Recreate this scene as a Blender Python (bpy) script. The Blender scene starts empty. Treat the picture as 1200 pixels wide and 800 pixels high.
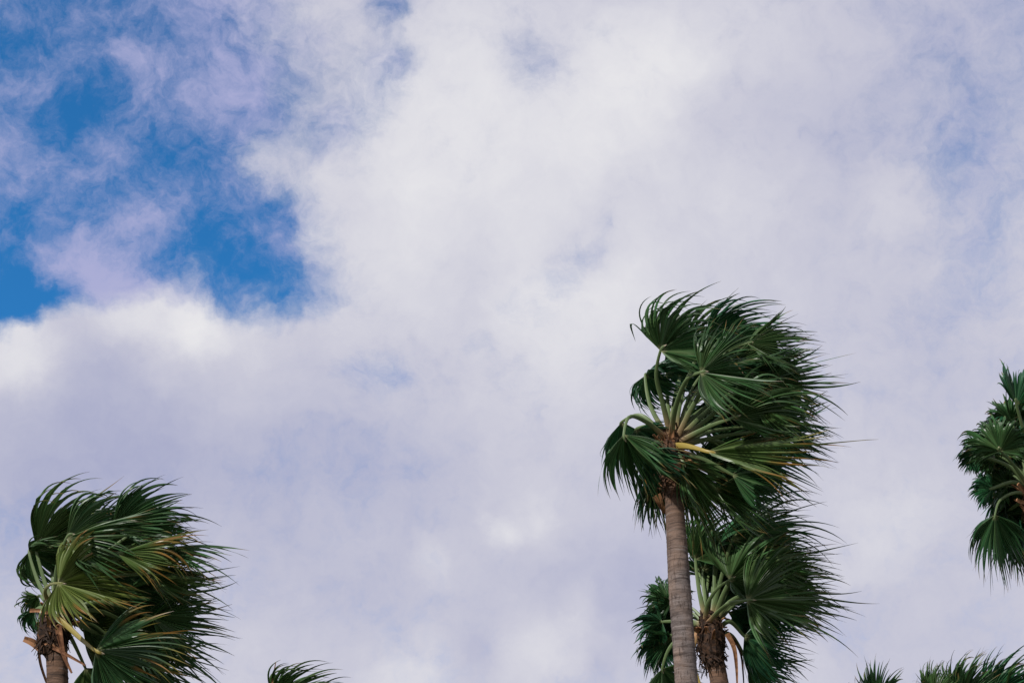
import bpy, math, random
import numpy as np
from mathutils import Vector

R = math.radians
scn = bpy.context.scene
col = scn.collection

# ------------------------------------------------------------------ camera
PITCH = 28.0
LENS = 50.0
FPX = 1200.0 * LENS / 36.0          # focal length in photo pixels
cam_d = bpy.data.cameras.new('camera')
cam_d.lens = LENS
cam_d.sensor_width = 36.0
cam_d.clip_start = 0.1
cam_d.clip_end = 20000.0
cam = bpy.data.objects.new('camera', cam_d)
cam.location = (0, 0, 1.6)
cam.rotation_euler = (R(90 + PITCH), 0, 0)
col.objects.link(cam)
scn.camera = cam
CAM = np.array([0, 0, 1.6])
XR = np.array([1.0, 0, 0])
XF = np.array([0, math.cos(R(PITCH)), math.sin(R(PITCH))])
XU = np.array([0, -math.sin(R(PITCH)), math.cos(R(PITCH))])
GRAV = np.array([0, 0, -1.0])


def ray(px, py):
    return XF + XR * ((px - 600) / FPX) + XU * ((400 - py) / FPX)


def at(px, py, depth):
    return CAM + ray(px, py) * depth


# ------------------------------------------------------------------ render look
scn.view_settings.view_transform = 'Standard'
scn.view_settings.look = 'None'
scn.view_settings.exposure = 0.0
scn.view_settings.gamma = 1.0

# ------------------------------------------------------------------ sun
SUN_EL, SUN_AZ = 36.0, 222.0        # azimuth clockwise from +Y: behind the camera, to the left
sun_dir = Vector((math.sin(R(SUN_AZ)) * math.cos(R(SUN_EL)), math.cos(R(SUN_AZ)) * math.cos(R(SUN_EL)), math.sin(R(SUN_EL))))
sl = bpy.data.lights.new('sun', 'SUN')
sl.energy = 4.3
sl.angle = R(1.5)
sl.color = (1.0, 0.97, 0.93)
so = bpy.data.objects.new('sun', sl)
so.rotation_euler = (-sun_dir).to_track_quat('-Z', 'Y').to_euler()
so.location = (0, 0, 60)
col.objects.link(so)


# ------------------------------------------------------------------ node helpers
class NT:
    def __init__(self, tree):
        self.t = tree
        self.n = tree.nodes
        self.l = tree.links

    def put(self, sock, v):
        if v is None:
            return
        if hasattr(v, 'is_output'):
            self.l.new(v, sock)
        else:
            sock.default_value = v

    def math(self, op, a, b=None, c=None, clamp=False):
        nd = self.n.new('ShaderNodeMath')
        nd.operation = op
        nd.use_clamp = clamp
        self.put(nd.inputs[0], a)
        self.put(nd.inputs[1], b)
        self.put(nd.inputs[2], c)
        return nd.outputs[0]

    def vmath(self, op, a, b=None, scale=None):
        nd = self.n.new('ShaderNodeVectorMath')
        nd.operation = op
        self.put(nd.inputs[0], a)
        self.put(nd.inputs[1], b)
        if scale is not None:
            self.put(nd.inputs[3], scale)
        return nd.outputs['Value'] if op in ('DISTANCE', 'LENGTH', 'DOT_PRODUCT') else nd.outputs[0]

    def noise(self, vec, scale, detail=4.0, rough=0.5, lac=2.0, dist=0.0, color=False):
        nd = self.n.new('ShaderNodeTexNoise')
        self.put(nd.inputs['Vector'], vec)
        self.put(nd.inputs['Scale'], scale)
        nd.inputs['Detail'].default_value = detail
        nd.inputs['Roughness'].default_value = rough
        nd.inputs['Lacunarity'].default_value = lac
        nd.inputs['Distortion'].default_value = dist
        return nd.outputs['Color'] if color else nd.outputs[0]

    def ramp(self, v, a, b, c=0.0, d=1.0, smooth=True):
        nd = self.n.new('ShaderNodeMapRange')
        nd.interpolation_type = 'SMOOTHSTEP' if smooth else 'LINEAR'
        self.put(nd.inputs[0], v)
        for k, x in zip((1, 2, 3, 4), (a, b, c, d)):
            self.put(nd.inputs[k], x)
        return nd.outputs[0]

    def mix(self, f, a, b, blend='MIX'):
        nd = self.n.new('ShaderNodeMix')
        nd.data_type = 'RGBA'
        nd.blend_type = blend
        nd.clamp_factor = True
        self.put(nd.inputs[0], f)
        self.put(nd.inputs[6], a if hasattr(a, 'is_output') else (*a, 1.0))
        self.put(nd.inputs[7], b if hasattr(b, 'is_output') else (*b, 1.0))
        return nd.outputs[2]


def srgb(r, g, b):
    def f(x):
        x /= 255.0
        return x / 12.92 if x <= 0.04045 else ((x + 0.055) / 1.055) ** 2.4
    return (f(r), f(g), f(b))


# ------------------------------------------------------------------ world: daylight sky behind broken cloud
world = bpy.data.worlds.new('World')
scn.world = world
world.use_nodes = True
world.node_tree.nodes.clear()
W = NT(world.node_tree)
SKY_K = 0.10
sky = W.n.new('ShaderNodeTexSky')
sky.sky_type = 'NISHITA'
sky.sun_disc = False
sky.sun_elevation = R(SUN_EL)
sky.sun_rotation = R(SUN_AZ)
sky.altitude = 300
sky.air_density = 1.0
sky.dust_density = 0.3
sky.ozone_density = 5.0
tc = W.n.new('ShaderNodeTexCoord')
dvec = W.vmath('NORMALIZE', tc.outputs['Generated'])
# turbulent warp of the direction, so that every cloud edge is ragged
w1 = W.vmath('SUBTRACT', W.noise(dvec, 9.0, 3, 0.55, color=True), (0.5, 0.5, 0.5))
w2 = W.vmath('SUBTRACT', W.noise(dvec, 34.0, 5, 0.6, color=True), (0.5, 0.5, 0.5))
dw = W.vmath('ADD', dvec, W.vmath('SCALE', w1, scale=0.055))
dw = W.vmath('ADD', dw, W.vmath('SCALE', w2, scale=0.030))


def cloud_dir(px, py):
    v = ray(px, py)
    v = v / np.linalg.norm(v)
    return tuple(float(x) for x in v)


def cells(base, lst):
    """sum of soft round cells of the cloud field: (px, py, radius, amount)"""
    acc = base
    for px, py, rad, amt in lst:
        dist = W.vmath('DISTANCE', dw, cloud_dir(px, py))
        acc = W.math('ADD', acc, W.ramp(dist, 0.0, rad / FPX, amt, 0.0))
    return acc


# thickness of the cloud: thin places let the blue through
THICK = [
    (150, 210, 340, -0.62), (90, 70, 330, -0.62), (20, 330, 190, -0.40), (285, 310, 150, -0.24), (335, 245, 70, -0.10), (345, 360, 70, -0.16), (230, 60, 200, -0.16),
    (112, 297, 50, 0.24), (160, 275, 36, 0.14), (130, 348, 40, 0.10),
    (95, 462, 118, 0.80), (205, 440, 108, 0.95), (305, 446, 100, 0.62), (30, 476, 108, 0.80), (130, 330, 60, -0.10), (18, 372, 60, -0.30), (60, 340, 60, -0.12), (395, 430, 90, 0.22), (160, 470, 160, 0.3), (30, 480, 120, 0.3),
    (430, 440, 60, -0.34), (465, 437, 36, -0.16), (405, 445, 40, -0.12), (450, 85, 70, -0.30), (470, 70, 40, -0.12), (405, 130, 60, -0.24), (380, 150, 40, -0.10), (455, 2, 50, -0.50), (400, 20, 80, -0.10),
    (322, 205, 60, 0.24), (400, 250, 90, 0.22), (318, 265, 80, -0.26), (370, 345, 60, -0.16), (300, 330, 80, -0.12), (340, 130, 120, 0.10), (310, 180, 60, 0.10),
    (635, 85, 75, -0.20), (640, 105, 40, -0.10), (718, 42, 28, -0.14), (610, 70, 60, -0.08), (684, 290, 40, -0.26), (650, 325, 44, -0.18), (615, 352, 40, -0.16), (565, 400, 36, -0.12), (700, 270, 30, -0.10),
    (1140, 185, 160, -0.15), (1180, 60, 220, -0.16), (1190, 260, 120, -0.08), (1130, 170, 60, -0.04), (1160, 320, 130, -0.08), (1060, 228, 60, 0.12),
    (100, 570, 260, -0.08), (20, 620, 180, -0.06), (420, 560, 140, -0.06), (330, 540, 60, -0.03), (960, 420, 120, -0.05),
    (560, 250, 260, 0.10), (760, 130, 200, 0.10), (820, 300, 220, 0.06), (700, 660, 220, 0.12),
]
# a thin high veil across the blue gap, with holes
VEIL = [
    (20, 372, 90, -0.55), (40, 290, 120, -0.30), (280, 312, 120, -0.34), (335, 335, 60, -0.20), (105, 112, 60, -0.26), (62, 150, 70, -0.28),
    (215, 198, 60, -0.22), (140, 256, 60, -0.22), (250, 195, 60, -0.14), (230, 275, 80, -0.20), (50, 30, 120, -0.20), (190, 60, 70, -0.18), (300, 60, 90, -0.12), (150, 20, 60, -0.10),
    (0, 120, 80, 0.06), (90, 70, 60, 0.10), (155, 90, 60, 0.22), (110, 195, 60, 0.14), (200, 235, 60, 0.12), (260, 30, 140, 0.30), (260, 110, 100, 0.20),
    (20, 190, 70, 0.12), (100, 260, 50, -0.14), (310, 250, 60, 0.08), (112, 297, 64, 0.66), (165, 272, 48, 0.42), (70, 316, 42, 0.34), (130, 348, 56, 0.42), (150, 385, 60, 0.4), (190, 372, 50, 0.25), (220, 355, 60, 0.2), (330, 285, 60, 0.18), (15, 250, 50, 0.14),
]
# how much light the cloud sends down: bright crests, grey bellies
LIGHT = [
    (720, 115, 160, 0.38), (770, 80, 100, 0.12), (570, 30, 150, 0.20), (500, 130, 150, 0.18), (840, 40, 120, 0.14), (600, 170, 140, 0.14), (600, 260, 220, 0.14), (480, 210, 200, 0.10), (760, 330, 200, 0.06),
    (860, 230, 120, 0.12), (1050, 230, 80, 0.14), (690, 350, 150, 0.18), (640, 420, 120, 0.10), (420, 260, 160, 0.10), (450, 320, 150, 0.08),
    (195, 395, 85, 0.42), (235, 388, 60, 0.22), (15, 420, 60, 0.26), (45, 430, 60, 0.20), (130, 385, 60, 0.16), (290, 395, 70, 0.14),
    (110, 300, 70, 0.02), (130, 460, 110, -0.12), (130, 540, 230, -0.26), (20, 600, 180, -0.20), (250, 560, 160, -0.10),
    (980, 160, 130, -0.10), (635, 85, 80, -0.20), (680, 292, 60, -0.16),
    (720, 660, 150, -0.24), (640, 690, 60, -0.10), (760, 700, 130, -0.10), (480, 785, 80, 0.24), (645, 765, 80, 0.20), (690, 720, 50, 0.16), (505, 655, 44, 0.22), (400, 620, 80, 0.10), (560, 760, 40, -0.14), (700, 790, 40, -0.14),
    (585, 628, 34, 0.28), (630, 600, 50, 0.14), (640, 590, 90, 0.05), (450, 640, 200, -0.10), (350, 700, 150, -0.08), (560, 720, 90, -0.06),
    (1030, 640, 90, 0.16), (960, 690, 50, 0.10), (1070, 590, 60, 0.10), (1080, 760, 200, -0.08), (1100, 420, 200, -0.07), (1110, 80, 230, -0.10), (1010, 340, 200, -0.05), (1150, 180, 160, -0.10), (1150, 30, 150, -0.10),
    (400, 560, 180, -0.20), (560, 560, 100, -0.06), (700, 660, 120, 0.10),
]
n_big = W.math('SUBTRACT', W.noise(dvec, 5.0, 5, 0.55), 0.5)
n_mid = W.math('SUBTRACT', W.noise(dw, 22.0, 8, 0.62), 0.5)
n_fine = W.math('SUBTRACT', W.noise(dw, 85.0, 6, 0.68), 0.5)
thick = cells(0.84, THICK)
thick = W.math('MULTIPLY_ADD', n_big, 0.12, thick)
thick = W.math('MULTIPLY_ADD', n_mid, 0.60, thick)
thick = W.math('MULTIPLY_ADD', n_fine, 0.34, thick)
opac = W.ramp(thick, 0.10, 0.88)
v_mid = W.math('SUBTRACT', W.noise(dw, 30.0, 8, 0.66), 0.5)
veil = cells(0.44, VEIL)
veil = W.math('MULTIPLY_ADD', v_mid, 1.30, veil)
veil = W.math('MULTIPLY_ADD', n_fine, 0.75, veil)
veil = W.ramp(veil, 0.02, 1.12, 0.0, 0.92)
light = cells(0.45, LIGHT)
light = W.math('MULTIPLY_ADD', n_big, 0.20, light)
light = W.math('MULTIPLY_ADD', n_mid, 0.40, light)
light = W.math('MULTIPLY_ADD', n_fine, 0.07, light)
cl = W.mix(W.ramp(light, 0.0, 0.45, smooth=False), srgb(165, 169, 200), srgb(201, 201, 216))
cl = W.mix(W.ramp(light, 0.45, 1.0, smooth=False), cl, srgb(238, 237, 238))
cloud = W.vmath('SCALE', cl, scale=1.0 / SKY_K)
blue = W.mix(1.0, sky.outputs[0], (0.34, 1.25, 1.66), 'MULTIPLY')
veil_c = W.vmath('SCALE', srgb(176, 177, 215), scale=1.0 / SKY_K)
thin = W.mix(veil, blue, veil_c)
final = W.mix(opac, thin, cloud)
bg = W.n.new('ShaderNodeBackground')
bg.inputs[1].default_value = SKY_K
W.l.new(final, bg.inputs[0])
wo = W.n.new('ShaderNodeOutputWorld')
W.l.new(bg.outputs[0], wo.inputs[0])
world.cycles.sampling_method = 'MANUAL'
world.cycles.sample_map_resolution = 512


# ------------------------------------------------------------------ materials
def new_mat(name):
    m = bpy.data.materials.new(name)
    m.use_nodes = True
    m.node_tree.nodes.clear()
    t = NT(m.node_tree)
    out = t.n.new('ShaderNodeOutputMaterial')
    return m, t, out


def bsdf(t, colour, rough, spec=0.4, bump=None, bump_s=0.3, bump_d=0.01):
    b = t.n.new('ShaderNodeBsdfPrincipled')
    t.put(b.inputs['Base Color'], colour if hasattr(colour, 'is_output') else (*colour, 1))
    t.put(b.inputs['Roughness'], rough)
    b.inputs['Specular IOR Level'].default_value = spec
    if bump is not None:
        bn = t.n.new('ShaderNodeBump')
        bn.inputs['Strength'].default_value = bump_s
        bn.inputs['Distance'].default_value = bump_d
        t.l.new(bump, bn.inputs['Height'])
        t.l.new(bn.outputs[0], b.inputs['Normal'])
    return b


def mat_blade():
    m, t, out = new_mat('palm_blade')
    uv = t.n.new('ShaderNodeUVMap').outputs[0]
    sep = t.n.new('ShaderNodeSeparateXYZ')
    t.l.new(uv, sep.inputs[0])
    useg, v = sep.outputs[0], sep.outputs[1]
    seg = t.math('FLOOR', useg)
    u = t.math('FRACT', useg)
    oi = t.n.new('ShaderNodeObjectInfo').outputs['Random']
    at_ = t.n.new('ShaderNodeAttribute')
    at_.attribute_type = 'OBJECT'
    at_.attribute_name = 'age'
    age = at_.outputs['Fac']
    at2 = t.n.new('ShaderNodeAttribute')
    at2.attribute_type = 'OBJECT'
    at2.attribute_name = 'sere'
    sere = at2.outputs['Fac']
    wn = t.n.new('ShaderNodeTexWhiteNoise')
    wn.noise_dimensions = '2D'
    cx = t.n.new('ShaderNodeCombineXYZ')
    t.l.new(seg, cx.inputs[0])
    t.l.new(t.math('MULTIPLY', oi, 37.0), cx.inputs[1])
    t.l.new(cx.outputs[0], wn.inputs['Vector'])
    rnd = wn.outputs['Value']
    geo = t.n.new('ShaderNodeNewGeometry')
    nz = t.noise(geo.outputs['Position'], 3.0, 4, 0.6)
    green = t.mix(t.math('POWER', rnd, 1.8), (0.006, 0.038, 0.020), (0.028, 0.150, 0.054))
    green = t.mix(t.ramp(nz, 0.35, 0.7), green, (0.012, 0.060, 0.032))
    green = t.mix(t.math('MULTIPLY', age, 0.75, clamp=True), green, (0.21, 0.235, 0.030))
    # pale rib along the middle of each segment
    rib = t.ramp(t.math('ABSOLUTE', t.math('SUBTRACT', u, 0.5)), 0.04, 0.16, 1.0, 0.0)
    rib = t.math('MULTIPLY', rib, t.ramp(v, 0.1, 0.8, 0.85, 0.2))
    c = t.mix(rib, green, t.mix(age, (0.085, 0.170, 0.060), (0.26, 0.27, 0.06)))
    # bleached tissue round the hub, brown wind burnt tips
    c = t.mix(t.ramp(v, 0.015, 0.10, 0.75, 0.0), c, (0.36, 0.36, 0.19))
    burn = t.math('ADD', v, t.math('MULTIPLY', t.math('SUBTRACT', rnd, 0.6), 0.40))
    burn = t.math('MULTIPLY_ADD', sere, 0.40, burn)
    burn = t.ramp(t.math('MULTIPLY_ADD', t.math('SUBTRACT', nz, 0.5), 0.3, burn), 0.92, 1.20)
    yel = t.mix(t.ramp(rnd, 0.3, 0.8), (0.23, 0.20, 0.035), (0.24, 0.125, 0.030))
    c = t.mix(burn, c, yel)
    dry = t.ramp(v, 0.86, 1.0, 0.0, 0.8)
    c = t.mix(dry, c, (0.10, 0.065, 0.035))
    b = bsdf(t, c, 0.38, 0.33)
    tr = t.n.new('ShaderNodeBsdfTranslucent')
    t.l.new(t.mix(0.5, c, (0.05, 0.16, 0.05)), tr.inputs[0])
    ms = t.n.new('ShaderNodeMixShader')
    ms.inputs[0].default_value = 0.20
    t.l.new(b.outputs[0], ms.inputs[1])
    t.l.new(tr.outputs[0], ms.inputs[2])
    t.l.new(ms.outputs[0], out.inputs[0])
    return m


def mat_petiole():
    m, t, out = new_mat('palm_petiole')
    uv = t.n.new('ShaderNodeUVMap').outputs[0]
    sep = t.n.new('ShaderNodeSeparateXYZ')
    t.l.new(uv, sep.inputs[0])
    v = sep.outputs[1]
    at_ = t.n.new('ShaderNodeAttribute')
    at_.attribute_type = 'OBJECT'
    at_.attribute_name = 'age'
    age = at_.outputs['Fac']
    geo = t.n.new('ShaderNodeNewGeometry')
    nz = t.noise(geo.outputs['Position'], 9.0, 5, 0.6)
    c = t.mix(nz, (0.075, 0.125, 0.045), (0.155, 0.205, 0.085))
    c = t.mix(t.ramp(age, 0.45, 0.9), c, (0.30, 0.21, 0.035))
    c = t.mix(t.ramp(age, 1.1, 1.6), c, (0.36, 0.17, 0.07))
    c = t.mix(t.ramp(v, 0.0, 0.24, 0.85, 0.0), c, (0.40, 0.22, 0.13))
    c = t.mix(t.ramp(v, 0.86, 0.95, 0.0, 0.9), c, (0.52, 0.42, 0.30))
    b = bsdf(t, c, 0.45, 0.4)
    t.l.new(b.outputs[0], out.inputs[0])
    return m


def mat_trunk():
    m, t, out = new_mat('palm_trunk_bark')
    uv = t.n.new('ShaderNodeUVMap').outputs[0]
    sep = t.n.new('ShaderNodeSeparateXYZ')
    t.l.new(uv, sep.inputs[0])
    u, v = sep.outputs[0], sep.outputs[1]       # v = metres below the crown
    geo = t.n.new('ShaderNodeNewGeometry')
    pos = geo.outputs['Position']
    mp = t.n.new('ShaderNodeMapping')
    mp.inputs['Scale'].default_value = (1, 1, 7)
    t.l.new(pos, mp.inputs[0])
    rings = t.noise(mp.outputs[0], 2.6, 8, 0.70, dist=0.6)
    mp2 = t.n.new('ShaderNodeMapping')
    mp2.inputs['Scale'].default_value = (1, 1, 0.16)
    t.l.new(pos, mp2.inputs[0])
    cracks = t.noise(mp2.outputs[0], 34.0, 4, 0.65)
    grain = t.noise(pos, 55.0, 5, 0.75)
    patch = t.noise(pos, 2.4, 4, 0.6)
    c = t.mix(t.ramp(rings, 0.32, 0.66), (0.055, 0.043, 0.039), (0.180, 0.150, 0.140))
    c = t.mix(t.ramp(patch, 0.4, 0.7, 0.0, 0.5), c, (0.30, 0.20, 0.145))
    c = t.mix(t.ramp(grain, 0.5, 0.72, 0.0, 0.75), c, (0.085, 0.06, 0.048))
    c = t.mix(t.math('MULTIPLY', t.ramp(cracks, 0.54, 0.66, 0.0, 0.85), t.ramp(v, 0.4, 2.2)), c, (0.05, 0.036, 0.03))
    c = t.mix(t.ramp(v, 0.3, 2.3, 0.88, 0.0), c, t.mix(t.ramp(rings, 0.35, 0.65), (0.050, 0.030, 0.020), (0.17, 0.090, 0.050)))
    mp3 = t.n.new('ShaderNodeMapping')
    mp3.inputs['Scale'].default_value = (0.8, 0.8, 15)
    t.l.new(pos, mp3.inputs[0])
    scars = t.noise(mp3.outputs[0], 1.9, 5, 0.6, dist=0.4)
    c = t.mix(t.ramp(scars, 0.56, 0.64, 0.0, 0.7), c, (0.045, 0.034, 0.030))
    c = t.mix(t.ramp(scars, 0.40, 0.30, 0.0, 0.45), c, (0.30, 0.26, 0.24))
    h = t.math('ADD', t.math('MULTIPLY', rings, 0.8), t.math('MULTIPLY', grain, 0.5))
    b = bsdf(t, c, 0.9, 0.15, h, 0.8, 0.02)
    t.l.new(b.outputs[0], out.inputs[0])
    return m


def mat_fibre(name, dark, pale):
    m, t, out = new_mat(name)
    geo = t.n.new('ShaderNodeNewGeometry')
    oi = t.n.new('ShaderNodeObjectInfo').outputs['Random']
    nz = t.noise(geo.outputs['Position'], 14.0, 5, 0.65)
    c = t.mix(t.ramp(t.math('MULTIPLY_ADD', oi, 0.25, nz), 0.4, 0.85), dark, pale)
    b = bsdf(t, c, 0.8, 0.2, nz, 0.5, 0.01)
    t.l.new(b.outputs[0], out.inputs[0])
    return m


def mat_ground():
    m, t, out = new_mat('dry_grass_ground')
    geo = t.n.new('ShaderNodeNewGeometry')
    n1 = t.noise(geo.outputs['Position'], 0.15, 6, 0.6)
    n2 = t.noise(geo.outputs['Position'], 6.0, 6, 0.7)
    c = t.mix(t.ramp(n1, 0.35, 0.65), (0.05, 0.075, 0.035), (0.11, 0.105, 0.075))
    c = t.mix(t.ramp(n2, 0.45, 0.7, 0.0, 0.6), c, (0.05, 0.06, 0.025))
    b = bsdf(t, c, 0.95, 0.1, n2, 0.6, 0.05)
    t.l.new(b.outputs[0], out.inputs[0])
    return m


M_BLADE, M_PET, M_TRUNK = mat_blade(), mat_petiole(), mat_trunk()
M_FIBRE = mat_fibre('palm_fibre', (0.018, 0.011, 0.008), (0.105, 0.052, 0.027))
M_BOOT = mat_fibre('dead_leaf_base', (0.13, 0.055, 0.028), (0.40, 0.20, 0.10))


# ------------------------------------------------------------------ mesh helpers
def mesh_obj(name, verts, faces, uvs, mat, parent=None):
    me = bpy.data.meshes.new(name)
    me.from_pydata([tuple(v) for v in verts], [], faces)
    if uvs is not None:
        lay = me.uv_layers.new(name='UVMap')
        idx = np.empty(len(me.loops), dtype=np.int32)
        me.loops.foreach_get('vertex_index', idx)
        if isinstance(uvs, tuple):          # per loop
            lay.data.foreach_set('uv', np.asarray(uvs[0], dtype=np.float32).ravel())
        else:
            lay.data.foreach_set('uv', np.asarray(uvs, dtype=np.float32)[idx].ravel())
    me.materials.append(mat)
    o = bpy.data.objects.new(name, me)
    col.objects.link(o)
    if parent is not None:
        o.parent = parent
    return o


def unit(v, axis=-1):
    n = np.linalg.norm(v, axis=axis, keepdims=True)
    return v / np.maximum(n, 1e-9)


def catmull(pts, n):
    pts = [np.asarray(p, float) for p in pts]
    if len(pts) == 2:
        pts = [pts[0], pts[0] * 0.5 + pts[1] * 0.5, pts[1]]
    P = [2 * pts[0] - pts[1]] + pts + [2 * pts[-1] - pts[-2]]
    segs = len(pts) - 1
    out = []
    for k in range(n):
        s = k / (n - 1) * segs
        i = min(int(s), segs - 1)
        t = s - i
        p0, p1, p2, p3 = P[i], P[i + 1], P[i + 2], P[i + 3]
        out.append(0.5 * ((2 * p1) + (-p0 + p2) * t + (2 * p0 - 5 * p1 + 4 * p2 - p3) * t * t + (-p0 + 3 * p1 - 3 * p2 + p3) * t ** 3))
    return np.array(out)


def frames(path, ref):
    tan = unit(np.gradient(path, axis=0))
    side = unit(np.cross(tan, ref))
    nor = np.cross(side, tan)
    return tan, side, nor


def tube(path, wid, thk, ref, sides=8, crescent=0.0):
    """tapered tube with a flattened, slightly channelled section"""
    tan, side, nor = frames(path, ref)
    n = len(path)
    verts, uvs, faces = [], [], []
    for i in range(n):
        for k in range(sides):
            a = 2 * math.pi * k / sides
            x, y = math.cos(a), math.sin(a)
            y2 = y * thk[i] - crescent * thk[i] * (1 - x * x) + crescent * thk[i] * 0.5
            verts.append(path[i] + side[i] * (x * wid[i]) + nor[i] * y2)
            uvs.append((k / sides, i / (n - 1)))
    for i in range(n - 1):
        for k in range(sides):
            k2 = (k + 1) % sides
            faces.append((i * sides + k, i * sides + k2, (i + 1) * sides + k2, (i + 1) * sides + k))
    faces.append(tuple(range(sides - 1, -1, -1)))
    faces.append(tuple((n - 1) * sides + k for k in range(sides)))
    return verts, faces, uvs


def strip(path, wid, ref, fold=0.35, thick=0.006):
    """a bent dead leaf base: channelled strip with thickness"""
    tan, side, nor = frames(path, ref)
    n = len(path)
    verts, faces, uvs = [], [], []
    for i in range(n):
        w = wid[i]
        ring = [(-w, fold * w), (0, 0), (w, fold * w), (w, fold * w - thick), (0, -thick * 1.6), (-w, fold * w - thick)]
        for k, (x, y) in enumerate(ring):
            verts.append(path[i] + side[i] * x + nor[i] * y)
            uvs.append((k / 6, i / (n - 1)))
    for i in range(n - 1):
        for k in range(6):
            k2 = (k + 1) % 6
            faces.append((i * 6 + k, i * 6 + k2, (i + 1) * 6 + k2, (i + 1) * 6 + k))
    faces.append((0, 5, 4, 1)); faces.append((1, 4, 3, 2))
    b = (n - 1) * 6
    faces.append((b + 0, b + 1, b + 4, b + 5)); faces.append((b + 1, b + 2, b + 3, b + 4))
    return verts, faces, uvs


# ------------------------------------------------------------------ a fan frond
def make_blade(rng, hub, a, b, nrm, L, sigma, wind, bend, split=0.42, cup=0.18, droop=0.15, lopsided=0.0, ragged=1.0, buckle=1.0):
    """pleated costapalmate blade: fused near the hub, split into free streaming tips"""
    n = max(14, int(2 * sigma / 2.9))
    S = 16
    phi = np.linspace(-sigma, sigma, n) + rng.normal(0, 0.6, n)
    phr = np.radians(phi)
    q = np.abs(phi) / sigma
    ln = L * (1 - 0.34 * q ** 1.7) * rng.uniform(0.78, 1.08, n) * (1 + lopsided * phi / sigma)
    ln *= np.where(rng.random(n) < 0.10, rng.uniform(0.72, 0.95, n), 1.0)
    ln *= np.where(rng.random(n) < 0.12, rng.uniform(1.05, 1.18, n), 1.0)
    d0 = np.outer(np.cos(phr), a) + np.outer(np.sin(phr), b) + np.outer(cup * (0.35 + q * q), nrm)
    # sectors of the blade buckle out of its plane
    w1, w2 = rng.uniform(0, 6.28, 2)
    buck = 0.26 * np.sin(phr * rng.uniform(2.2, 3.6) + w1) + 0.14 * np.sin(phr * rng.uniform(5, 8) + w2)
    d0 = unit(d0 + np.outer(buck * buckle, nrm))
    # small groups of tips cling together
    clump = np.repeat(rng.normal(0, 1, (n // 4 + 2, 3)), 4, axis=0)[rng.integers(0, 4):][:n]
    own = rng.normal(0, 1, (n, 3))
    wv = unit(wind[None, :] + 0.22 * clump + 0.11 * own + GRAV[None, :] * (droop + rng.uniform(-0.06, 0.10, (n, 1))))
    wig = rng.uniform(0, 6.28, n)
    C = np.zeros((n, S + 1, 3))
    T = np.zeros((n, S + 1, 3))
    pos = hub[None, :] + d0 * (0.012 * L)
    bs = bend * rng.uniform(0.85, 1.15, n)
    for s in range(S + 1):
        t = s / S
        k = 0.16 * t + 0.84 * np.clip((t - split * 0.62) / (1.0 - split * 0.62), 0, 1) ** 0.85
        k = np.clip(k * bs * 1.12, 0, 0.97)[:, None]
        side = np.cross(wv, nrm[None, :])
        d = d0 * (1 - k) + wv * k
        d = unit(d)
        free = max(0.0, t - split)
        d = unit(d + (0.26 * clump + 0.18 * own) * free * ragged + side * (0.22 * free * np.sin(wig + 5.0 * t))[:, None] * ragged)
        C[:, s] = pos
        T[:, s] = d
        pos = pos + d * (ln / S)[:, None]
    # last steps: fine hair tips hang
    tail = np.linspace(0, 1, S + 1) ** 4
    C += (rng.uniform(0, 0.10, n)[:, None, None] * ln[:, None, None]) * tail[None, :, None] * GRAV[None, None, :] * ragged
    # boundaries between neighbours (pleat valleys)
    B = np.zeros((n + 1, S + 1, 3))
    B[1:n] = 0.5 * (C[:-1] + C[1:])
    B[0] = C[0] * 1.5 - C[1] * 0.5
    B[n] = C[-1] * 1.5 - C[-2] * 0.5
    lat = np.zeros((n + 1, S + 1, 3))
    lat[1:n] = C[1:] - C[:-1]
    lat[0] = lat[1]; lat[n] = lat[n - 1]
    tb = np.zeros_like(lat)
    tb[1:n] = 0.5 * (T[1:] + T[:-1]); tb[0] = T[0]; tb[n] = T[-1]
    lw = np.linalg.norm(lat, axis=2, keepdims=True)
    nb = unit(np.cross(tb, lat))
    B -= nb * np.minimum(lw, 0.06) * 0.55
    sf = np.clip(np.round(S * (split + rng.normal(0, 0.045, n + 1))), 3, S - 4).astype(int)
    torn = rng.random(n + 1) < 0.06
    sf[torn] = np.maximum(3, sf[torn] - rng.integers(2, 5, torn.sum()))
    sf[0] = sf[n] = S // 4
    verts, fv, luv = [], [], []
    cid = np.zeros((n, S + 1), int)
    lid = np.zeros((n, S + 1), int)
    rid = np.zeros((n, S + 1), int)

    def add(p):
        verts.append(p)
        return len(verts) - 1

    for i in range(n):
        for s in range(S + 1):
            cid[i, s] = add(C[i, s])
    for j in range(n + 1):
        for s in range(S + 1):
            if s <= sf[j]:
                v = add(B[j, s])
                if j > 0: rid[j - 1, s] = v
                if j < n: lid[j, s] = v
            else:
                x = (s - sf[j]) / (S - sf[j])
                for i, ids in ((j - 1, rid), (j, lid)):
                    if 0 <= i < n:
                        off = B[j, sf[j]] - C[i, sf[j]]
                        m = min(np.linalg.norm(off), 0.036)
                        dd = C[i, s] * 0 + (B[j, s] - C[i, s])
                        dd = 0.5 * unit(off) + 0.5 * unit(dd)
                        dd = dd - T[i, s] * np.dot(dd, T[i, s])
                        w = m * (1 - x ** 1.5) * (1 - 0.35 * x) + 0.0015
                        ids[i, s] = add(C[i, s] + unit(dd) * w)
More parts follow.
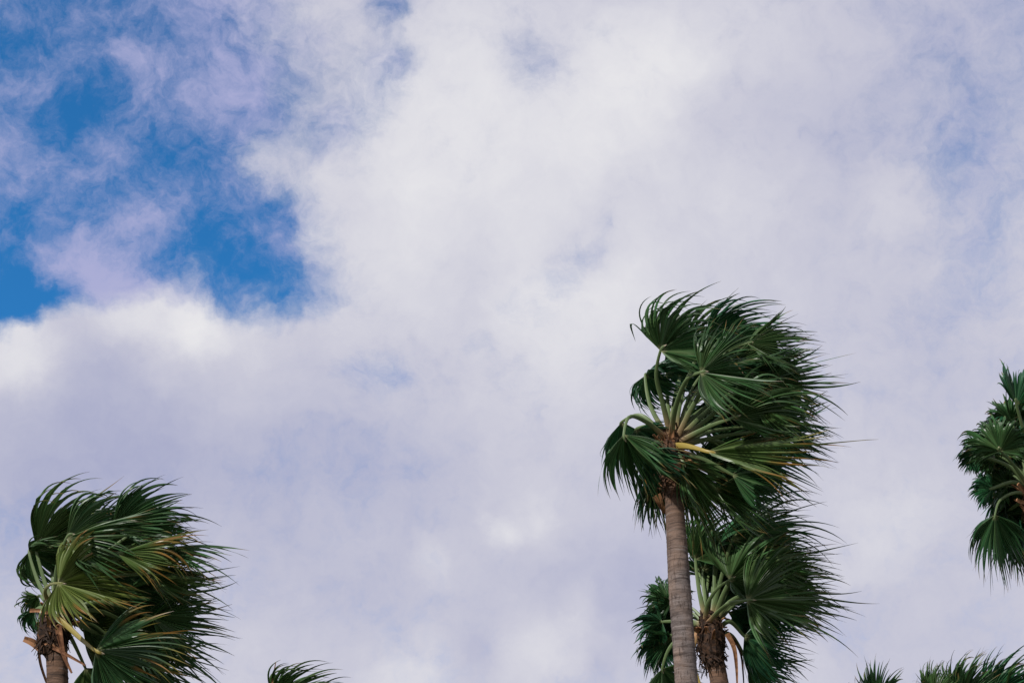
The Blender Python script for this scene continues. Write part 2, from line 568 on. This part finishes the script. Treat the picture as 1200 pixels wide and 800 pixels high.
    for i in range(n):
        for s in range(S):
            v0, v1 = s / S, (s + 1) / S
            fv.append((lid[i, s], cid[i, s], cid[i, s + 1], lid[i, s + 1]))
            luv += [(i + 0.02, v0), (i + 0.5, v0), (i + 0.5, v1), (i + 0.02, v1)]
            fv.append((cid[i, s], rid[i, s], rid[i, s + 1], cid[i, s + 1]))
            luv += [(i + 0.5, v0), (i + 0.98, v0), (i + 0.98, v1), (i + 0.5, v1)]
    return verts, fv, (luv,)


WIND = unit(XR * 1.0 + XU * -0.10 + XF * 0.28)


class Palm:
    def __init__(self, label, base_px, depth, seed, ground_px=None, trunk_w=24.0, wind=None, age=0.08):
        self.rng = np.random.default_rng(seed)
        self.depth = depth
        self.age = age
        self.m = depth / FPX                    # metres per photo pixel here
        self.base = at(base_px[0], base_px[1], depth)
        self.bpx = base_px
        self.wind = WIND if wind is None else unit(wind)
        self.root = bpy.data.objects.new('palm_tree', None)
        self.root.empty_display_size = 0.5
        col.objects.link(self.root)
        self.root['label'] = label
        self.root['category'] = 'palm tree'
        self.root['group'] = 'fan palms bent by the wind'
        lean = 0.0
        if ground_px is not None:               # a second point seen on the trunk gives its lean
            d0 = ray(*base_px); d1 = ray(*ground_px)
            y = self.base[1]
            p1 = CAM + d1 * (y / d1[1])
            lean = (p1[0] - self.base[0]) / (p1[2] - self.base[2])
        self.foot = np.array([self.base[0] - lean * self.base[2], self.base[1] + self.rng.uniform(-0.2, 0.2), 0.0])
        self.root.location = self.foot
        bpy.context.view_layer.update()
        self.trunk_r = trunk_w * 0.5 * self.m
        self.trunk()

    def place(self, o):
        o.parent = self.root
        o.matrix_parent_inverse = self.root.matrix_world.inverted()

    def child(self, name, verts, faces, uvs, mat, parent=None):
        o = mesh_obj(name, verts, faces, uvs, mat)
        if parent is None:
            self.place(o)
        else:
            o.parent = parent
            o.matrix_parent_inverse = parent.matrix_world.inverted()
        return o

    def trunk(self):
        rng = self.rng
        top = self.base + np.array([0, 0, -0.05])
        h = top[2]
        nr, sides = int(h / 0.022), 30
        zs = np.linspace(0, 1, nr)
        bow = rng.uniform(-0.06, 0.06)
        ph = rng.uniform(0, 6.28, 6)
        amp = np.zeros(nr)
        y = 0.0
        ring = rng.uniform(0.07, 0.12)
        verts, uvs, faces = [], [], []
        bump = 0.0
        acc = 0.0
        step = h / nr
        for i, z in enumerate(zs):
            acc += step
            if acc > ring:
                acc = 0.0
                ring = rng.uniform(0.06, 0.13)
                bump = rng.uniform(0.3, 1.0)
            saw = (1 - acc / ring) ** 2 * bump
            c = self.foot * (1 - z) + top * z
            c = c + np.array([bow * math.sin(math.pi * z), 0, 0])
            below = h * (1 - z)
            r = self.trunk_r * (1.0 + 0.16 * min(1, below / 3.0) + 0.10 * max(0, below - 3) / 6 + 0.7 * max(0, 1 - z * h / 0.8) ** 2)
            r += self.trunk_r * 0.06 * math.sin(z * h * 2.1 + ph[0]) * math.sin(z * h * 0.9 + ph[1])
            r += saw * 0.004
            for k in range(sides):
                a = 2 * math.pi * k / sides
                rr = r + 0.006 * math.sin(3 * a + ph[2] + z * h * 1.3) + 0.005 * math.sin(7 * a + ph[3] - z * h * 5) * saw + rng.normal(0, 0.0018)
                dz = 0.018 * math.sin(a * 2 + ph[4] + z * h * 0.7)
                verts.append(c + np.array([rr * math.cos(a), rr * math.sin(a), dz]))
                uvs.append((k / sides, below))
        for i in range(nr - 1):
            for k in range(sides):
                k2 = (k + 1) % sides
                faces.append((i * sides + k, i * sides + k2, (i + 1) * sides + k2, (i + 1) * sides + k))
        faces.append(tuple((nr - 1) * sides + k for k in range(sides)))
        o = self.child('trunk', verts, faces, uvs, M_TRUNK)
        for p in o.data.polygons:
            p.use_smooth = True

    def heart(self, n=26, drop=0.75, boots=14):
        """fibrous sheath under the crown and the stubs of cut and dead leaf bases"""
        rng = self.rng
        r0 = self.trunk_r
        V, F, U = [], [], []
        for k in range(n * 7):
            a = rng.uniform(0, 6.28)
            z0 = rng.uniform(-drop, 0.25)
            ln = rng.uniform(0.08, 0.30)
            out = np.array([math.cos(a), math.sin(a), 0])
            r = r0 * (1.05 + 0.70 * math.sin(max(0.0, min(1.0, (z0 + drop) / (drop + 0.25))) * math.pi) * rng.uniform(0.5, 1.0))
            p0 = self.base + out * r + np.array([0, 0, z0])
            tang = np.array([-math.sin(a), math.cos(a), 0])
            d = unit(GRAV * rng.uniform(0.2, 1.0) + tang * rng.normal(0, 0.9) + out * rng.uniform(-0.3, 0.2))
            if rng.random() < 0.3:
                d = unit(d - GRAV * 1.4)
            path = catmull([p0 - d * ln * 0.4 - out * 0.02, p0, p0 + d * ln * 0.6 + GRAV * 0.05 + out * 0.02], 5)
            w = rng.uniform(0.006, 0.024)
            v, f, u = strip(path, [w, w, w * 0.9, w * 0.6, w * 0.15], out, 0.2, 0.004)
            b0 = len(V)
            V += v; U += u
            F += [tuple(i + b0 for i in q) for q in f]
        # the solid core that the fibres wrap
        core = []
        for i in range(9):
            z = 0.22 - (drop + 0.22) * i / 8
            rr = r0 * (0.40 + 1.15 * math.sin(math.pi * (0.10 + 0.80 * i / 8)))
            core.append((z, max(rr, r0 * 0.45)))
        b0 = len(V)
        for i, (z, rr) in enumerate(core):
            for k in range(14):
                a = 2 * math.pi * k / 14
                q = rr * rng.uniform(0.85, 1.12)
                V.append(self.base + np.array([q * math.cos(a), q * math.sin(a), z + rng.uniform(-.02, .02)]))
                U.append((0, 0))
        for i in range(8):
            for k in range(14):
                k2 = (k + 1) % 14
                F.append((b0 + i * 14 + k, b0 + (i + 1) * 14 + k, b0 + (i + 1) * 14 + k2, b0 + i * 14 + k2))
        F.append(tuple(b0 + k for k in range(14)))
        o = self.child('fibre_sheath', V, F, U, M_FIBRE)
        o['kind'] = 'stuff'
        for k in range(boots):
            a = 6.28 * k / boots + rng.normal(0, 0.25)
            out = np.array([math.cos(a), math.sin(a), 0])
            z0 = rng.uniform(-drop * 0.75, 0.05)
            p0 = self.base + out * r0 * 0.9 + np.array([0, 0, z0])
            ln = rng.uniform(0.16, 0.36)
            path = catmull([p0, p0 + out * ln * 0.35 + np.array([0, 0, ln * 0.55]), p0 + out * ln * 0.75 + np.array([0, 0, ln * rng.uniform(0.5, 1.0)])], 6)
            w0 = rng.uniform(0.030, 0.052)
            v, f, u = strip(path, [w0 * 1.2, w0, w0 * 0.85, w0 * 0.75, w0 * 0.65, w0 * rng.uniform(0.2, 0.6)], out + np.array([0, 0, 0.3]), 0.3, 0.012)
            self.child('leaf_base', v, f, u, M_BOOT)

    def stub(self, px, w=5.0, dd=(0, 0), tip=0.3, mat=None, label=None):
        """a dead leaf base seen clearly in the photograph, through its picture points"""
        n = len(px)
        pts = [at(x, y, self.depth + dd[0] + (dd[1] - dd[0]) * i / (n - 1)) for i, (x, y) in enumerate(px)]
        path = catmull(pts, 12)
        ws = [w * 0.5 * self.m * (1.25 - (1.25 - tip) * (i / 11) ** 1.3) for i in range(12)]
        v, f, u = strip(path, ws, -XF + XU * 0.2, 0.3, 0.012)
        o = self.child('dead_leaf_base', v, f, u, mat or M_BOOT)
        if label:
            o['label'] = label
        return o

    def frond(self, hub, alpha, L, sigma=80, dd=0.0, beta=0.0, roll=0.0, bend=0.6, via=None, start=None, age=None,
              split=0.48, cup=0.2, droop=0.15, flip=1, lop=0.0, wind=None, pet_w=5.0, ragged=1.0, label=None, stalk=True, sere=None, pet_age=None):
        rng = self.rng
        H = at(hub[0], hub[1], self.depth + dd)
        al, be, ro = R(alpha), R(beta), R(roll)
        flat = XR * math.cos(al) + XU * math.sin(al)
        a = flat * math.cos(be) + XF * math.sin(be)
        b0 = -XR * math.sin(al) + XU * math.cos(al)
        n0 = np.cross(a, b0)
        b = b0 * math.cos(ro) + n0 * math.sin(ro)
        nrm = unit(np.cross(a, b)) * flip
        wd = self.wind if wind is None else unit(XR * wind[0] + XU * wind[1] + XF * wind[2])
        wd = unit(wd + rng.normal(0, 0.06, 3))
        if age is None:
            age = float(np.clip(rng.normal(self.age, 0.12), 0, 0.5))
        v, f, uv = make_blade(rng, H, a, b, nrm, L * self.m, sigma, wd, bend, split, cup, droop, lop, ragged)
        fr = self.child('frond', v, f, uv, M_BLADE)
        fr['age'] = float(age)
        fr['sere'] = float(age if sere is None else sere)
        if label:
            fr['label'] = label
        if stalk:
            s0 = self.base + rng.normal(0, 0.04, 3) if start is None else at(start[0], start[1], self.depth + min(0.0, dd) * 0.08)
            pts = [s0]
            mids = via or []
            for i, (x, y) in enumerate(mids):
                q = (i + 1) / (len(mids) + 1)
                pts.append(at(x, y, self.depth + dd * q))
            if not mids:
                mid = s0 * 0.5 + H * 0.5
                out = H - s0
                mid = mid + np.array([0, 0, 0.16 * np.linalg.norm(out)])
                pts.append(mid)
            pts.append(H)
            pts.append(H + unit(a * 0.9 + unit(H - pts[-2]) * 0.3) * 0.10 * L * self.m)
            N = 22
            path = catmull(pts, N)
            w0 = pet_w * 0.5 * self.m
            wid = []
            for i in range(N):
                q = i / (N - 1)
                w = w0 * (1.35 - 0.75 * min(1, q / 0.7))
                if q > 0.86:
                    w = w0 * 0.60 * (1 - (q - 0.86) / 0.16)
                wid.append(max(w, 0.002))
            v, f, uv = tube(path, wid, [x * 0.42 for x in wid], -XF + XU * 0.15, 8, 0.5)
            p = self.child('petiole', v, f, uv, M_PET, parent=fr)
            p['age'] = float(age if pet_age is None else pet_age)
            for pl in p.data.polygons:
                pl.use_smooth = True
        return fr

    def fill(self, n, box, dd, alpha=(-60, 30), L=(85, 120), bend=(0.5, 0.85), sigma=(45, 80), **kw):
        rng = self.rng
        for _ in range(n):
            self.frond((rng.uniform(box[0], box[2]), rng.uniform(box[1], box[3])), rng.uniform(*alpha), rng.uniform(*L),
                       sigma=rng.uniform(*sigma), dd=rng.uniform(*dd), beta=rng.uniform(-25, 25), roll=rng.uniform(-65, 25),
                       bend=rng.uniform(*bend), flip=rng.choice([-1, 1]), pet_w=3.4, **kw)


# ------------------------------------------------------------------ ground
gv, gf = [], []
G = 48
for i in range(G + 1):
    for j in range(G + 1):
        x = (i / G * 2 - 1); y = (j / G * 2 - 1)
        X = math.copysign(abs(x) ** 2.2, x) * 6000
        Y = math.copysign(abs(y) ** 2.2, y) * 6000
        gv.append((X, Y, 0.0))
for i in range(G):
    for j in range(G):
        k = i * (G + 1) + j
        gf.append((k, k + G + 1, k + G + 2, k + 1))
ground = mesh_obj('ground', gv, gf, None, mat_ground())
ground['kind'] = 'structure'

# ------------------------------------------------------------------ the tall palm right of the middle
C = Palm('tallest fan palm with bare grey trunk, crown swept right, in front of a shorter palm', (786, 524), 21.0, 11, ground_px=(804, 800), trunk_w=21)
C.heart(26, 0.80, 12)
# behind
C.frond((781, 440), 36, 106, 70, 0.9, 10, 20, 0.65, via=[(783, 480)], start=(786, 520))
C.frond((800, 422), 26, 120, 65, 1.1, 10, -10, 0.6, via=[(793, 470)], start=(788, 516))
C.frond((826, 398), 22, 112, 60, 0.6, 0, 25, 0.75, via=[(800, 460)], start=(790, 516))
C.frond((850, 428), 38, 116, 52, 0.1, 0, -35, 0.88, via=[(815, 470)], start=(790, 520), age=0.15)
C.frond((875, 448), 4, 118, 60, 0.7, 5, 35, 0.55, via=[(830, 480)], start=(790, 520))
C.frond((886, 500), 6, 106, 60, 0.9, 5, -30, 0.6, via=[(835, 505)], start=(792, 522))
C.frond((872, 528), -8, 116, 50, 0.7, 0, 20, 0.55, via=[(830, 515)], start=(792, 524))
C.frond((838, 470), 10, 110, 80, 1.2, 10, 0, 0.6, via=[(810, 490)], start=(790, 520))
C.frond((840, 556), -25, 105, 60, 0.8, 0, 10, 0.5, via=[(820, 540)], start=(795, 530))
C.frond((806, 556), -58, 100, 60, 0.5, 0, 20, 0.35, via=[(800, 535)], start=(792, 530))
C.frond((838, 572), -26, 100, 50, 0.2, -5, -30, 0.5, via=[(815, 552)], start=(794, 532), age=0.22)
C.frond((764, 556), -70, 84, 55, 0.5, 0, 10, 0.32, via=[(770, 535)], start=(780, 530))
C.frond((729, 494), -82, 88, 52, 0.4, 0, -15, 0.55, via=[(752, 487)], start=(780, 512), droop=0.5)
C.frond((756, 440), -35, 66, 112, 0.45, 15, 20, 0.85, via=[(762, 475)], start=(782, 512), cup=0.4)
# in front
C.frond((774, 411), 34, 106, 98, -0.2, 12, -22, 0.82, via=[(776, 470), (769, 440)], start=(787, 516), cup=0.3, split=0.5, pet_w=5.5)
C.frond((857, 490), 18, 116, 62, -0.5, 0, -35, 0.85, via=[(830, 500)], start=(790, 520), age=0.2, droop=0.3)
C.frond((821, 436), -2, 94, 105, -0.7, 5, -38, 0.5, via=[(791, 480), (804, 446)], start=(786, 516), cup=0.25, split=0.5, pet_w=5.5)
C.frond((746, 502), -58, 72, 85, 0.25, 0, 10, 0.5, via=[(765, 500)], start=(781, 516))
C.frond((764, 512), -70, 70, 80, 0.35, 0, 10, 0.45, via=[(772, 510)], start=(783, 518))
C.frond((731, 509), -62, 94, 68, -0.6, 5, 32, 0.55, via=[(760, 496), (738, 488)], start=(781, 514), split=0.5, droop=0.35, age=0.15)
C.frond((829, 529), -10, 150, 40, -0.7, 0, -48, 0.55, via=[(797, 522), (812, 524)], start=(783, 525), age=0.35, sere=1.0, pet_age=0.8, droop=0.25, pet_w=7,
        label='yellowing frond on a yellow stalk')
C.frond((876, 402), -4, 82, 66, -0.1, 0, -40, 0.6, via=[(815, 470), (850, 415)], start=(790, 520), age=0.2, droop=0.3)
C.frond((898, 446), -6, 88, 60, 0.2, 0, -35, 0.5, via=[(830, 490), (870, 452)], start=(790, 520), droop=0.3)
C.frond((884, 472), -14, 78, 62, -0.4, 0, -42, 0.6, via=[(830, 500), (862, 476)], start=(790, 522), age=0.25, droop=0.35)
C.frond((890, 505), -4, 92, 52, 0.3, 0, -20, 0.5, via=[(840, 512)], start=(792, 524), droop=0.3)
C.frond((858, 556), -18, 84, 55, -0.1, 0, -30, 0.5, via=[(825, 538)], start=(794, 528), droop=0.3)
C.fill(5, (800, 410, 850, 435), (0.5, 1.4), alpha=(0, 25), L=(85, 105), bend=(0.6, 0.85), sigma=(40, 60))
C.fill(5, (825, 455, 875, 485), (0.5, 1.4), alpha=(-15, 10), L=(80, 100), bend=(0.5, 0.8), sigma=(40, 60))
C.fill(5, (810, 520, 870, 545), (0.4, 1.2), alpha=(-20, 5), L=(80, 100), bend=(0.5, 0.8), sigma=(40, 60))
C.fill(5, (796, 455, 830, 500), (0.9, 1.5), alpha=(-20, 40), L=(75, 95))
C.frond((757, 528), -42, 72, 58, -0.45, 5, 15, 0.45, start=(782, 522), droop=0.4, sere=0.5)
C.frond((800, 540), -62, 78, 55, -0.35, 5, -15, 0.4, start=(788, 526), droop=0.4)
C.fill(3, (760, 520, 800, 570), (0.4, 1.0), alpha=(-110, -50), L=(70, 95), bend=(0.2, 0.5))

# ------------------------------------------------------------------ the shorter palm behind it
D = Palm('shorter fan palm half hidden behind the tall bare trunk, with a dark fibrous collar', (832, 738), 23.0, 23, ground_px=(843, 800), trunk_w=21)
D.heart(30, 0.62, 10)
D.frond((815, 655), 62, 80, 75, 0.4, 0, -25, 0.55, via=[(819, 690)], start=(827, 728), age=0.2)
D.frond((824, 668), 40, 110, 70, 0.7, 0, 0, 0.6, via=[(826, 700)], start=(830, 728))
D.frond((838, 656), 28, 125, 70, 0.5, 0, 20, 0.65, via=[(837, 695)], start=(834, 728))
D.frond((858, 632), 12, 118, 62, 0.1, 0, -20, 0.6, via=[(842, 690)], start=(834, 728))
D.frond((870, 655), -5, 118, 58, -0.1, 0, -30, 0.55, via=[(848, 695)], start=(836, 730), age=0.28)
D.frond((896, 686), 0, 114, 48, 0.2, 0, 0, 0.5, via=[(855, 705)], start=(836, 732), age=0.3)
D.frond((786, 706), 130, 45, 112, 0.3, 10, 15, 0.7, split=0.68, droop=0.4, ragged=0.5, wind=(0.2, -0.4, 1.0), via=[(805, 725)], start=(826, 732))
D.frond((783, 708), -88, 52, 70, 0.6, 0, 0, 0.4, via=[(805, 728)], start=(826, 732))
D.frond((776, 783), -60, 60, 80, -0.1, 0, 0, 0.4, via=[(800, 745), (784, 760)], start=(824, 740))
D.frond((872, 745), -25, 88, 70, 0.2, 0, 0, 0.45, via=[(855, 728)], start=(840, 738))
D.frond((877, 776), -20, 80, 70, 0.5, 0, 10, 0.4, via=[(858, 745)], start=(840, 742))
D.frond((875, 703), 0, 112, 90, -0.9, 0, -45, 0.45, via=[(842, 716), (856, 706)], start=(829, 730), age=0.25, split=0.5, pet_w=4.5)
D.frond((855, 679), 24, 84, 110, -0.3, 8, -35, 0.5, via=[(829, 708), (840, 690)], start=(826, 730), split=0.55, pet_w=4.5, lop=0.4, age=0.2)
D.frond((828, 822), -60, 80, 60, -0.6, 0, 0, 0.3, via=[(811, 765), (816, 790)], start=(817, 742), age=0.8, pet_w=5.5, label='yellow stalked frond hanging down the trunk')
D.fill(6, (835, 635, 880, 670), (0.3, 1.3), alpha=(-15, 20), L=(90, 110), sigma=(40, 65))
D.fill(6, (850, 680, 900, 730), (0.3, 1.3), alpha=(-35, 5), L=(85, 105), sigma=(40, 65))
D.fill(9, (810, 665, 850, 710), (0.6, 1.3), alpha=(10, 120), L=(55, 80))
D.frond((776, 728), 200, 40, 95, 0.2, 10, 0, 0.6, split=0.62, droop=0.6, ragged=0.6, wind=(0.2, -0.5, 0.9), via=[(805, 728)], start=(826, 734))
D.frond((774, 752), -110, 46, 85, 0.3, 10, 0, 0.5, split=0.6, droop=0.6, via=[(805, 735)], start=(826, 736))
D.fill(6, (780, 690, 804, 770), (0.3, 1.0), alpha=(150, 280), L=(36, 48), bend=(0.1, 0.4), sigma=(70, 100))
D.stub([(852, 742), (860, 758), (863, 780), (864, 806)], 5, (-0.2, -0.3))
D.stub([(858, 745), (868, 765), (871, 790), (872, 812)], 2.5, (-0.1, -0.1), mat=M_FIBRE)
D.stub([(819, 740), (810, 735), (806, 742)], 4, (-0.2, -0.4))

# ------------------------------------------------------------------ the palm at the left edge
A = Palm('fan palm at the left edge with orange dead leaf bases, crown swept to the right', (66, 722), 20.0, 37, ground_px=(68, 800), trunk_w=24, age=0.20)
A.heart(22, 0.55, 8)
A.frond((42, 640), 46, 126, 50, 0.3, 10, -15, 0.68, via=[(52, 680)], start=(64, 712), split=0.5)
A.frond((34, 646), -25, 72, 110, 0.35, 15, 20, 0.85, via=[(45, 682)], start=(62, 712), cup=0.5)
A.frond((60, 645), 34, 120, 60, 0.8, 5, 0, 0.65, via=[(62, 680)], start=(66, 712))
A.frond((78, 630), 10, 112, 75, -0.2, 5, -40, 0.6, via=[(66, 670)], start=(66, 712))
A.frond((96, 640), 25, 118, 60, 0.7, 5, 0, 0.6, via=[(80, 680)], start=(68, 712))
A.frond((132, 618), 20, 110, 55, 0.1, 0, -38, 0.72, via=[(100, 655)], start=(70, 712), split=0.5)
A.frond((150, 628), 8, 105, 50, 0.4, 0, 0, 0.6, via=[(110, 660)], start=(70, 712))
A.frond((180, 646), 4, 110, 30, 0.3, 0, 60, 0.25, via=[(125, 660)], start=(70, 712), droop=1.2)
A.frond((150, 690), -16, 130, 58, 0.5, 0, 20, 0.5, via=[(110, 690)], start=(72, 716))
A.frond((120, 690), -8, 125, 65, 0.9, 0, 0, 0.5, via=[(95, 695)], start=(72, 716))
A.frond((158, 735), -12, 128, 60, 0.5, 0, -10, 0.45, via=[(115, 715)], start=(72, 720))
A.frond((150, 770), -20, 125, 60, 0.7, 0, 20, 0.4, via=[(110, 740)], start=(72, 724))
A.frond((120, 735), -30, 120, 60, 0.9, 0, 0, 0.45, via=[(95, 720)], start=(72, 722))
A.frond((45, 698), -130, 38, 70, 0.5, 0, 20, 0.6, via=[(50, 700)], start=(62, 716))
A.frond((41, 715), -115, 34, 60, 0.3, 0, 20, 0.7, via=[(48, 712)], start=(60, 718), cup=0.4)
A.frond((100, 782), -65, 90, 60, 0.4, 0, 0, 0.3, via=[(85, 750)], start=(70, 726))
A.frond((138, 648), -2, 108, 48, -0.4, 0, -48, 0.6, via=[(92, 668), (115, 654)], start=(70, 712), age=0.4, sere=0.95, pet_age=0.5, label='frond with yellow streaked tips')
A.frond((68, 683), -8, 100, 108, -0.7, 8, -50, 0.5, via=[(53, 694), (58, 685)], start=(60, 712), age=0.62, sere=0.7, split=0.55, lop=0.12, pet_w=4.5)
A.frond((112, 762), -18, 116, 78, -1.0, 5, -20, 0.45, via=[(75, 730), (95, 748)], start=(54, 717), age=0.12, sere=0.9, pet_age=0.75, split=0.5, pet_w=6.5, droop=0.2)
A.fill(5, (75, 615, 150, 650), (0.3, 1.4), alpha=(5, 35), L=(85, 105), bend=(0.65, 0.9), sigma=(40, 65))
A.fill(5, (50, 640, 90, 690), (0.5, 1.2), alpha=(-20, 40), L=(80, 100), sigma=(60, 90))
A.frond((172, 672), -10, 96, 55, 0.1, 0, -35, 0.55, via=[(115, 680)], start=(72, 716), sere=0.6, droop=0.3)
A.frond((178, 722), -12, 96, 55, 0.1, 0, -25, 0.5, via=[(120, 705)], start=(72, 718), sere=0.5, droop=0.3)
A.fill(8, (80, 670, 160, 770), (0.3, 1.4), alpha=(-30, 10), L=(95, 125), bend=(0.5, 0.85), sigma=(40, 65))
A.stub([(47, 741), (55, 753), (72, 763), (100, 779)], 6, (-0.25, -0.5))
A.stub([(68, 732), (71, 748), (75, 768), (84, 788)], 6.5, (-0.3, -0.5))
A.stub([(62, 768), (50, 760), (38, 752), (28, 748)], 9, (-0.1, -0.1), tip=0.7)
A.stub([(45, 758), (47, 775), (52, 792), (60, 812)], 2.6, (-0.1, -0.1), mat=M_FIBRE, tip=0.9)
A.stub([(56, 738), (57, 755), (60, 772)], 5, (-0.3, -0.3))
A.stub([(35, 715), (46, 715), (56, 718)], 3.5, (-0.2, -0.2), tip=1.0)

# ------------------------------------------------------------------ the palm cut by the right edge
E = Palm('fan palm cut off by the right edge, its fans open towards the left', (1216, 585), 22.0, 51, trunk_w=22, wind=XR * 0.35 - XU * 0.45 + XF * 0.8)
E.heart(24, 0.7, 12)
E.frond((1191, 474), 72, 66, 55, -0.2, 8, -10, 0.55, via=[(1206, 530)], start=(1214, 578), split=0.66, ragged=0.5)
E.frond((1205, 500), 40, 85, 80, 0.4, 0, 0, 0.5, via=[(1210, 540)], start=(1215, 578))
E.frond((1149, 534), 152, 34, 105, -0.1, 10, 0, 0.65, via=[(1185, 548)], start=(1212, 582), split=0.68, droop=0.9, ragged=0.5)
E.frond((1163, 572), 185, 32, 85, -0.2, 10, 0, 0.65, via=[(1190, 565)], start=(1212, 584), split=0.68, droop=0.9, ragged=0.5)
E.frond((1185, 560), 210, 40, 80, 0.5, 10, 0, 0.3, via=[(1200, 570)], start=(1212, 584), droop=0.8)
E.frond((1172, 528), 98, 54, 115, -0.5, 5, -20, 0.75, via=[(1188, 545)], start=(1212, 580), split=0.70, ragged=0.5, pet_w=4)
E.frond((1180, 600), -100, 75, 60, 0.4, 0, 0, 0.2, via=[(1198, 588)], start=(1212, 588), droop=0.5)
E.frond((1190, 625), -85, 60, 55, 0.6, 0, 0, 0.35, via=[(1200, 605)], start=(1214, 590), droop=0.5)
E.frond((1166, 603), -84, 84, 62, -0.4, 5, 0, 0.6, via=[(1190, 577), (1172, 586)], start=(1210, 580), split=0.5, pet_w=3.6, droop=0.8, wind=(0.6, -0.7, 0.2))
E.fill(18, (1162, 490, 1210, 610), (0.2, 1.2), alpha=(40, 240), L=(36, 50), bend=(0.6, 0.9), sigma=(80, 110), split=0.68, ragged=0.5)
E.fill(5, (1184, 492, 1206, 515), (0.3, 0.9), alpha=(60, 120), L=(34, 42), bend=(0.5, 0.8), sigma=(80, 110), split=0.68, ragged=0.5)
E.fill(7, (1186, 505, 1212, 545), (0.2, 1.0), alpha=(50, 170), L=(38, 52), bend=(0.6, 0.9), sigma=(80, 110), split=0.68, ragged=0.5)
E.fill(12, (1168, 560, 1208, 620), (0.4, 1.2), alpha=(-120, -60), L=(60, 75), bend=(0.2, 0.5))
E.fill(7, (1195, 490, 1260, 600), (0.3, 1.3), alpha=(-70, 60), L=(80, 110))
E.fill(6, (1230, 500, 1290, 600), (-0.8, 0.6), alpha=(-50, 40), L=(90, 120))
C.stub([(769, 580), (774, 590), (779, 601)], 8, (-0.2, -0.2), tip=0.5)
C.stub([(803, 552), (796, 556), (788, 554)], 3, (-0.22, -0.25))
C.stub([(776, 556), (786, 562), (798, 568)], 2.2, (-0.22, -0.25))
C.stub([(801, 560), (795, 566), (786, 570)], 2.5, (-0.22, -0.25))
C.stub([(772, 566), (781, 572), (788, 580)], 2.2, (-0.22, -0.25))
E.stub([(1206, 582), (1199, 574), (1193, 567)], 5, (-0.3, -0.5), tip=0.8)
E.stub([(1208, 590), (1198, 588), (1192, 585)], 4, (-0.3, -0.5), tip=0.7)

# ------------------------------------------------------------------ the low palm in the bottom right corner
F = Palm('low fan palm in the bottom right corner, only its topmost tips showing', (1112, 905), 25.0, 67, trunk_w=20)
F.heart(18, 0.6, 8)
F.frond((1028, 824), 88, 55, 75, 0.0, 10, 0, 0.55, wind=(0.5, 0.1, 0.6), via=[(1065, 850)], start=(1108, 898), split=0.5)
F.frond((1096, 815), 95, 46, 75, -0.2, 10, 0, 0.5, wind=(0.5, 0.1, 0.6), via=[(1100, 850)], start=(1110, 898), age=0.25, split=0.5)
F.frond((1130, 822), 76, 76, 55, 0.0, 0, 10, 0.38, via=[(1120, 850)], start=(1112, 898), split=0.5)
F.frond((1160, 815), 50, 80, 60, 0.3, 0, 0, 0.5, via=[(1130, 860)], start=(1114, 898))
F.frond((1180, 816), 40, 66, 55, 0.2, 0, 0, 0.5, via=[(1140, 860)], start=(1114, 898))
F.frond((1190, 860), 10, 100, 60, -0.3, 0, 0, 0.5, via=[(1150, 880)], start=(1114, 900))
F.frond((1120, 815), 86, 62, 70, 0.2, 5, 0, 0.5, wind=(0.8, 0.0, 0.5), via=[(1116, 850)], start=(1112, 898), split=0.5)
F.fill(8, (1060, 850, 1180, 930), (-0.5, 1.0), alpha=(-60, 40), L=(70, 100))

# ------------------------------------------------------------------ the low palm at the bottom, right of the left one
Gp = Palm('low fan palm at the bottom edge, one arching frond top and a stalk showing', (330, 905), 24.0, 83, trunk_w=20)
Gp.heart(18, 0.6, 8)
Gp.frond((322, 822), 48, 82, 62, 0.0, 0, 0, 0.78, via=[(326, 860)], start=(330, 898), split=0.5, age=0.25)
Gp.frond((345, 835), 20, 90, 60, 0.3, 0, 0, 0.6, via=[(335, 870)], start=(331, 898))
Gp.frond((300, 850), 20, 90, 60, 0.4, 0, 0, 0.6, via=[(318, 870)], start=(329, 898))
Gp.fill(5, (310, 850, 380, 930), (-0.5, 1.0), alpha=(-60, 10), L=(70, 100))
Gp.stub([(316, 830), (319, 800), (323, 776)], 2.2, (-0.1, -0.1), tip=0.4)
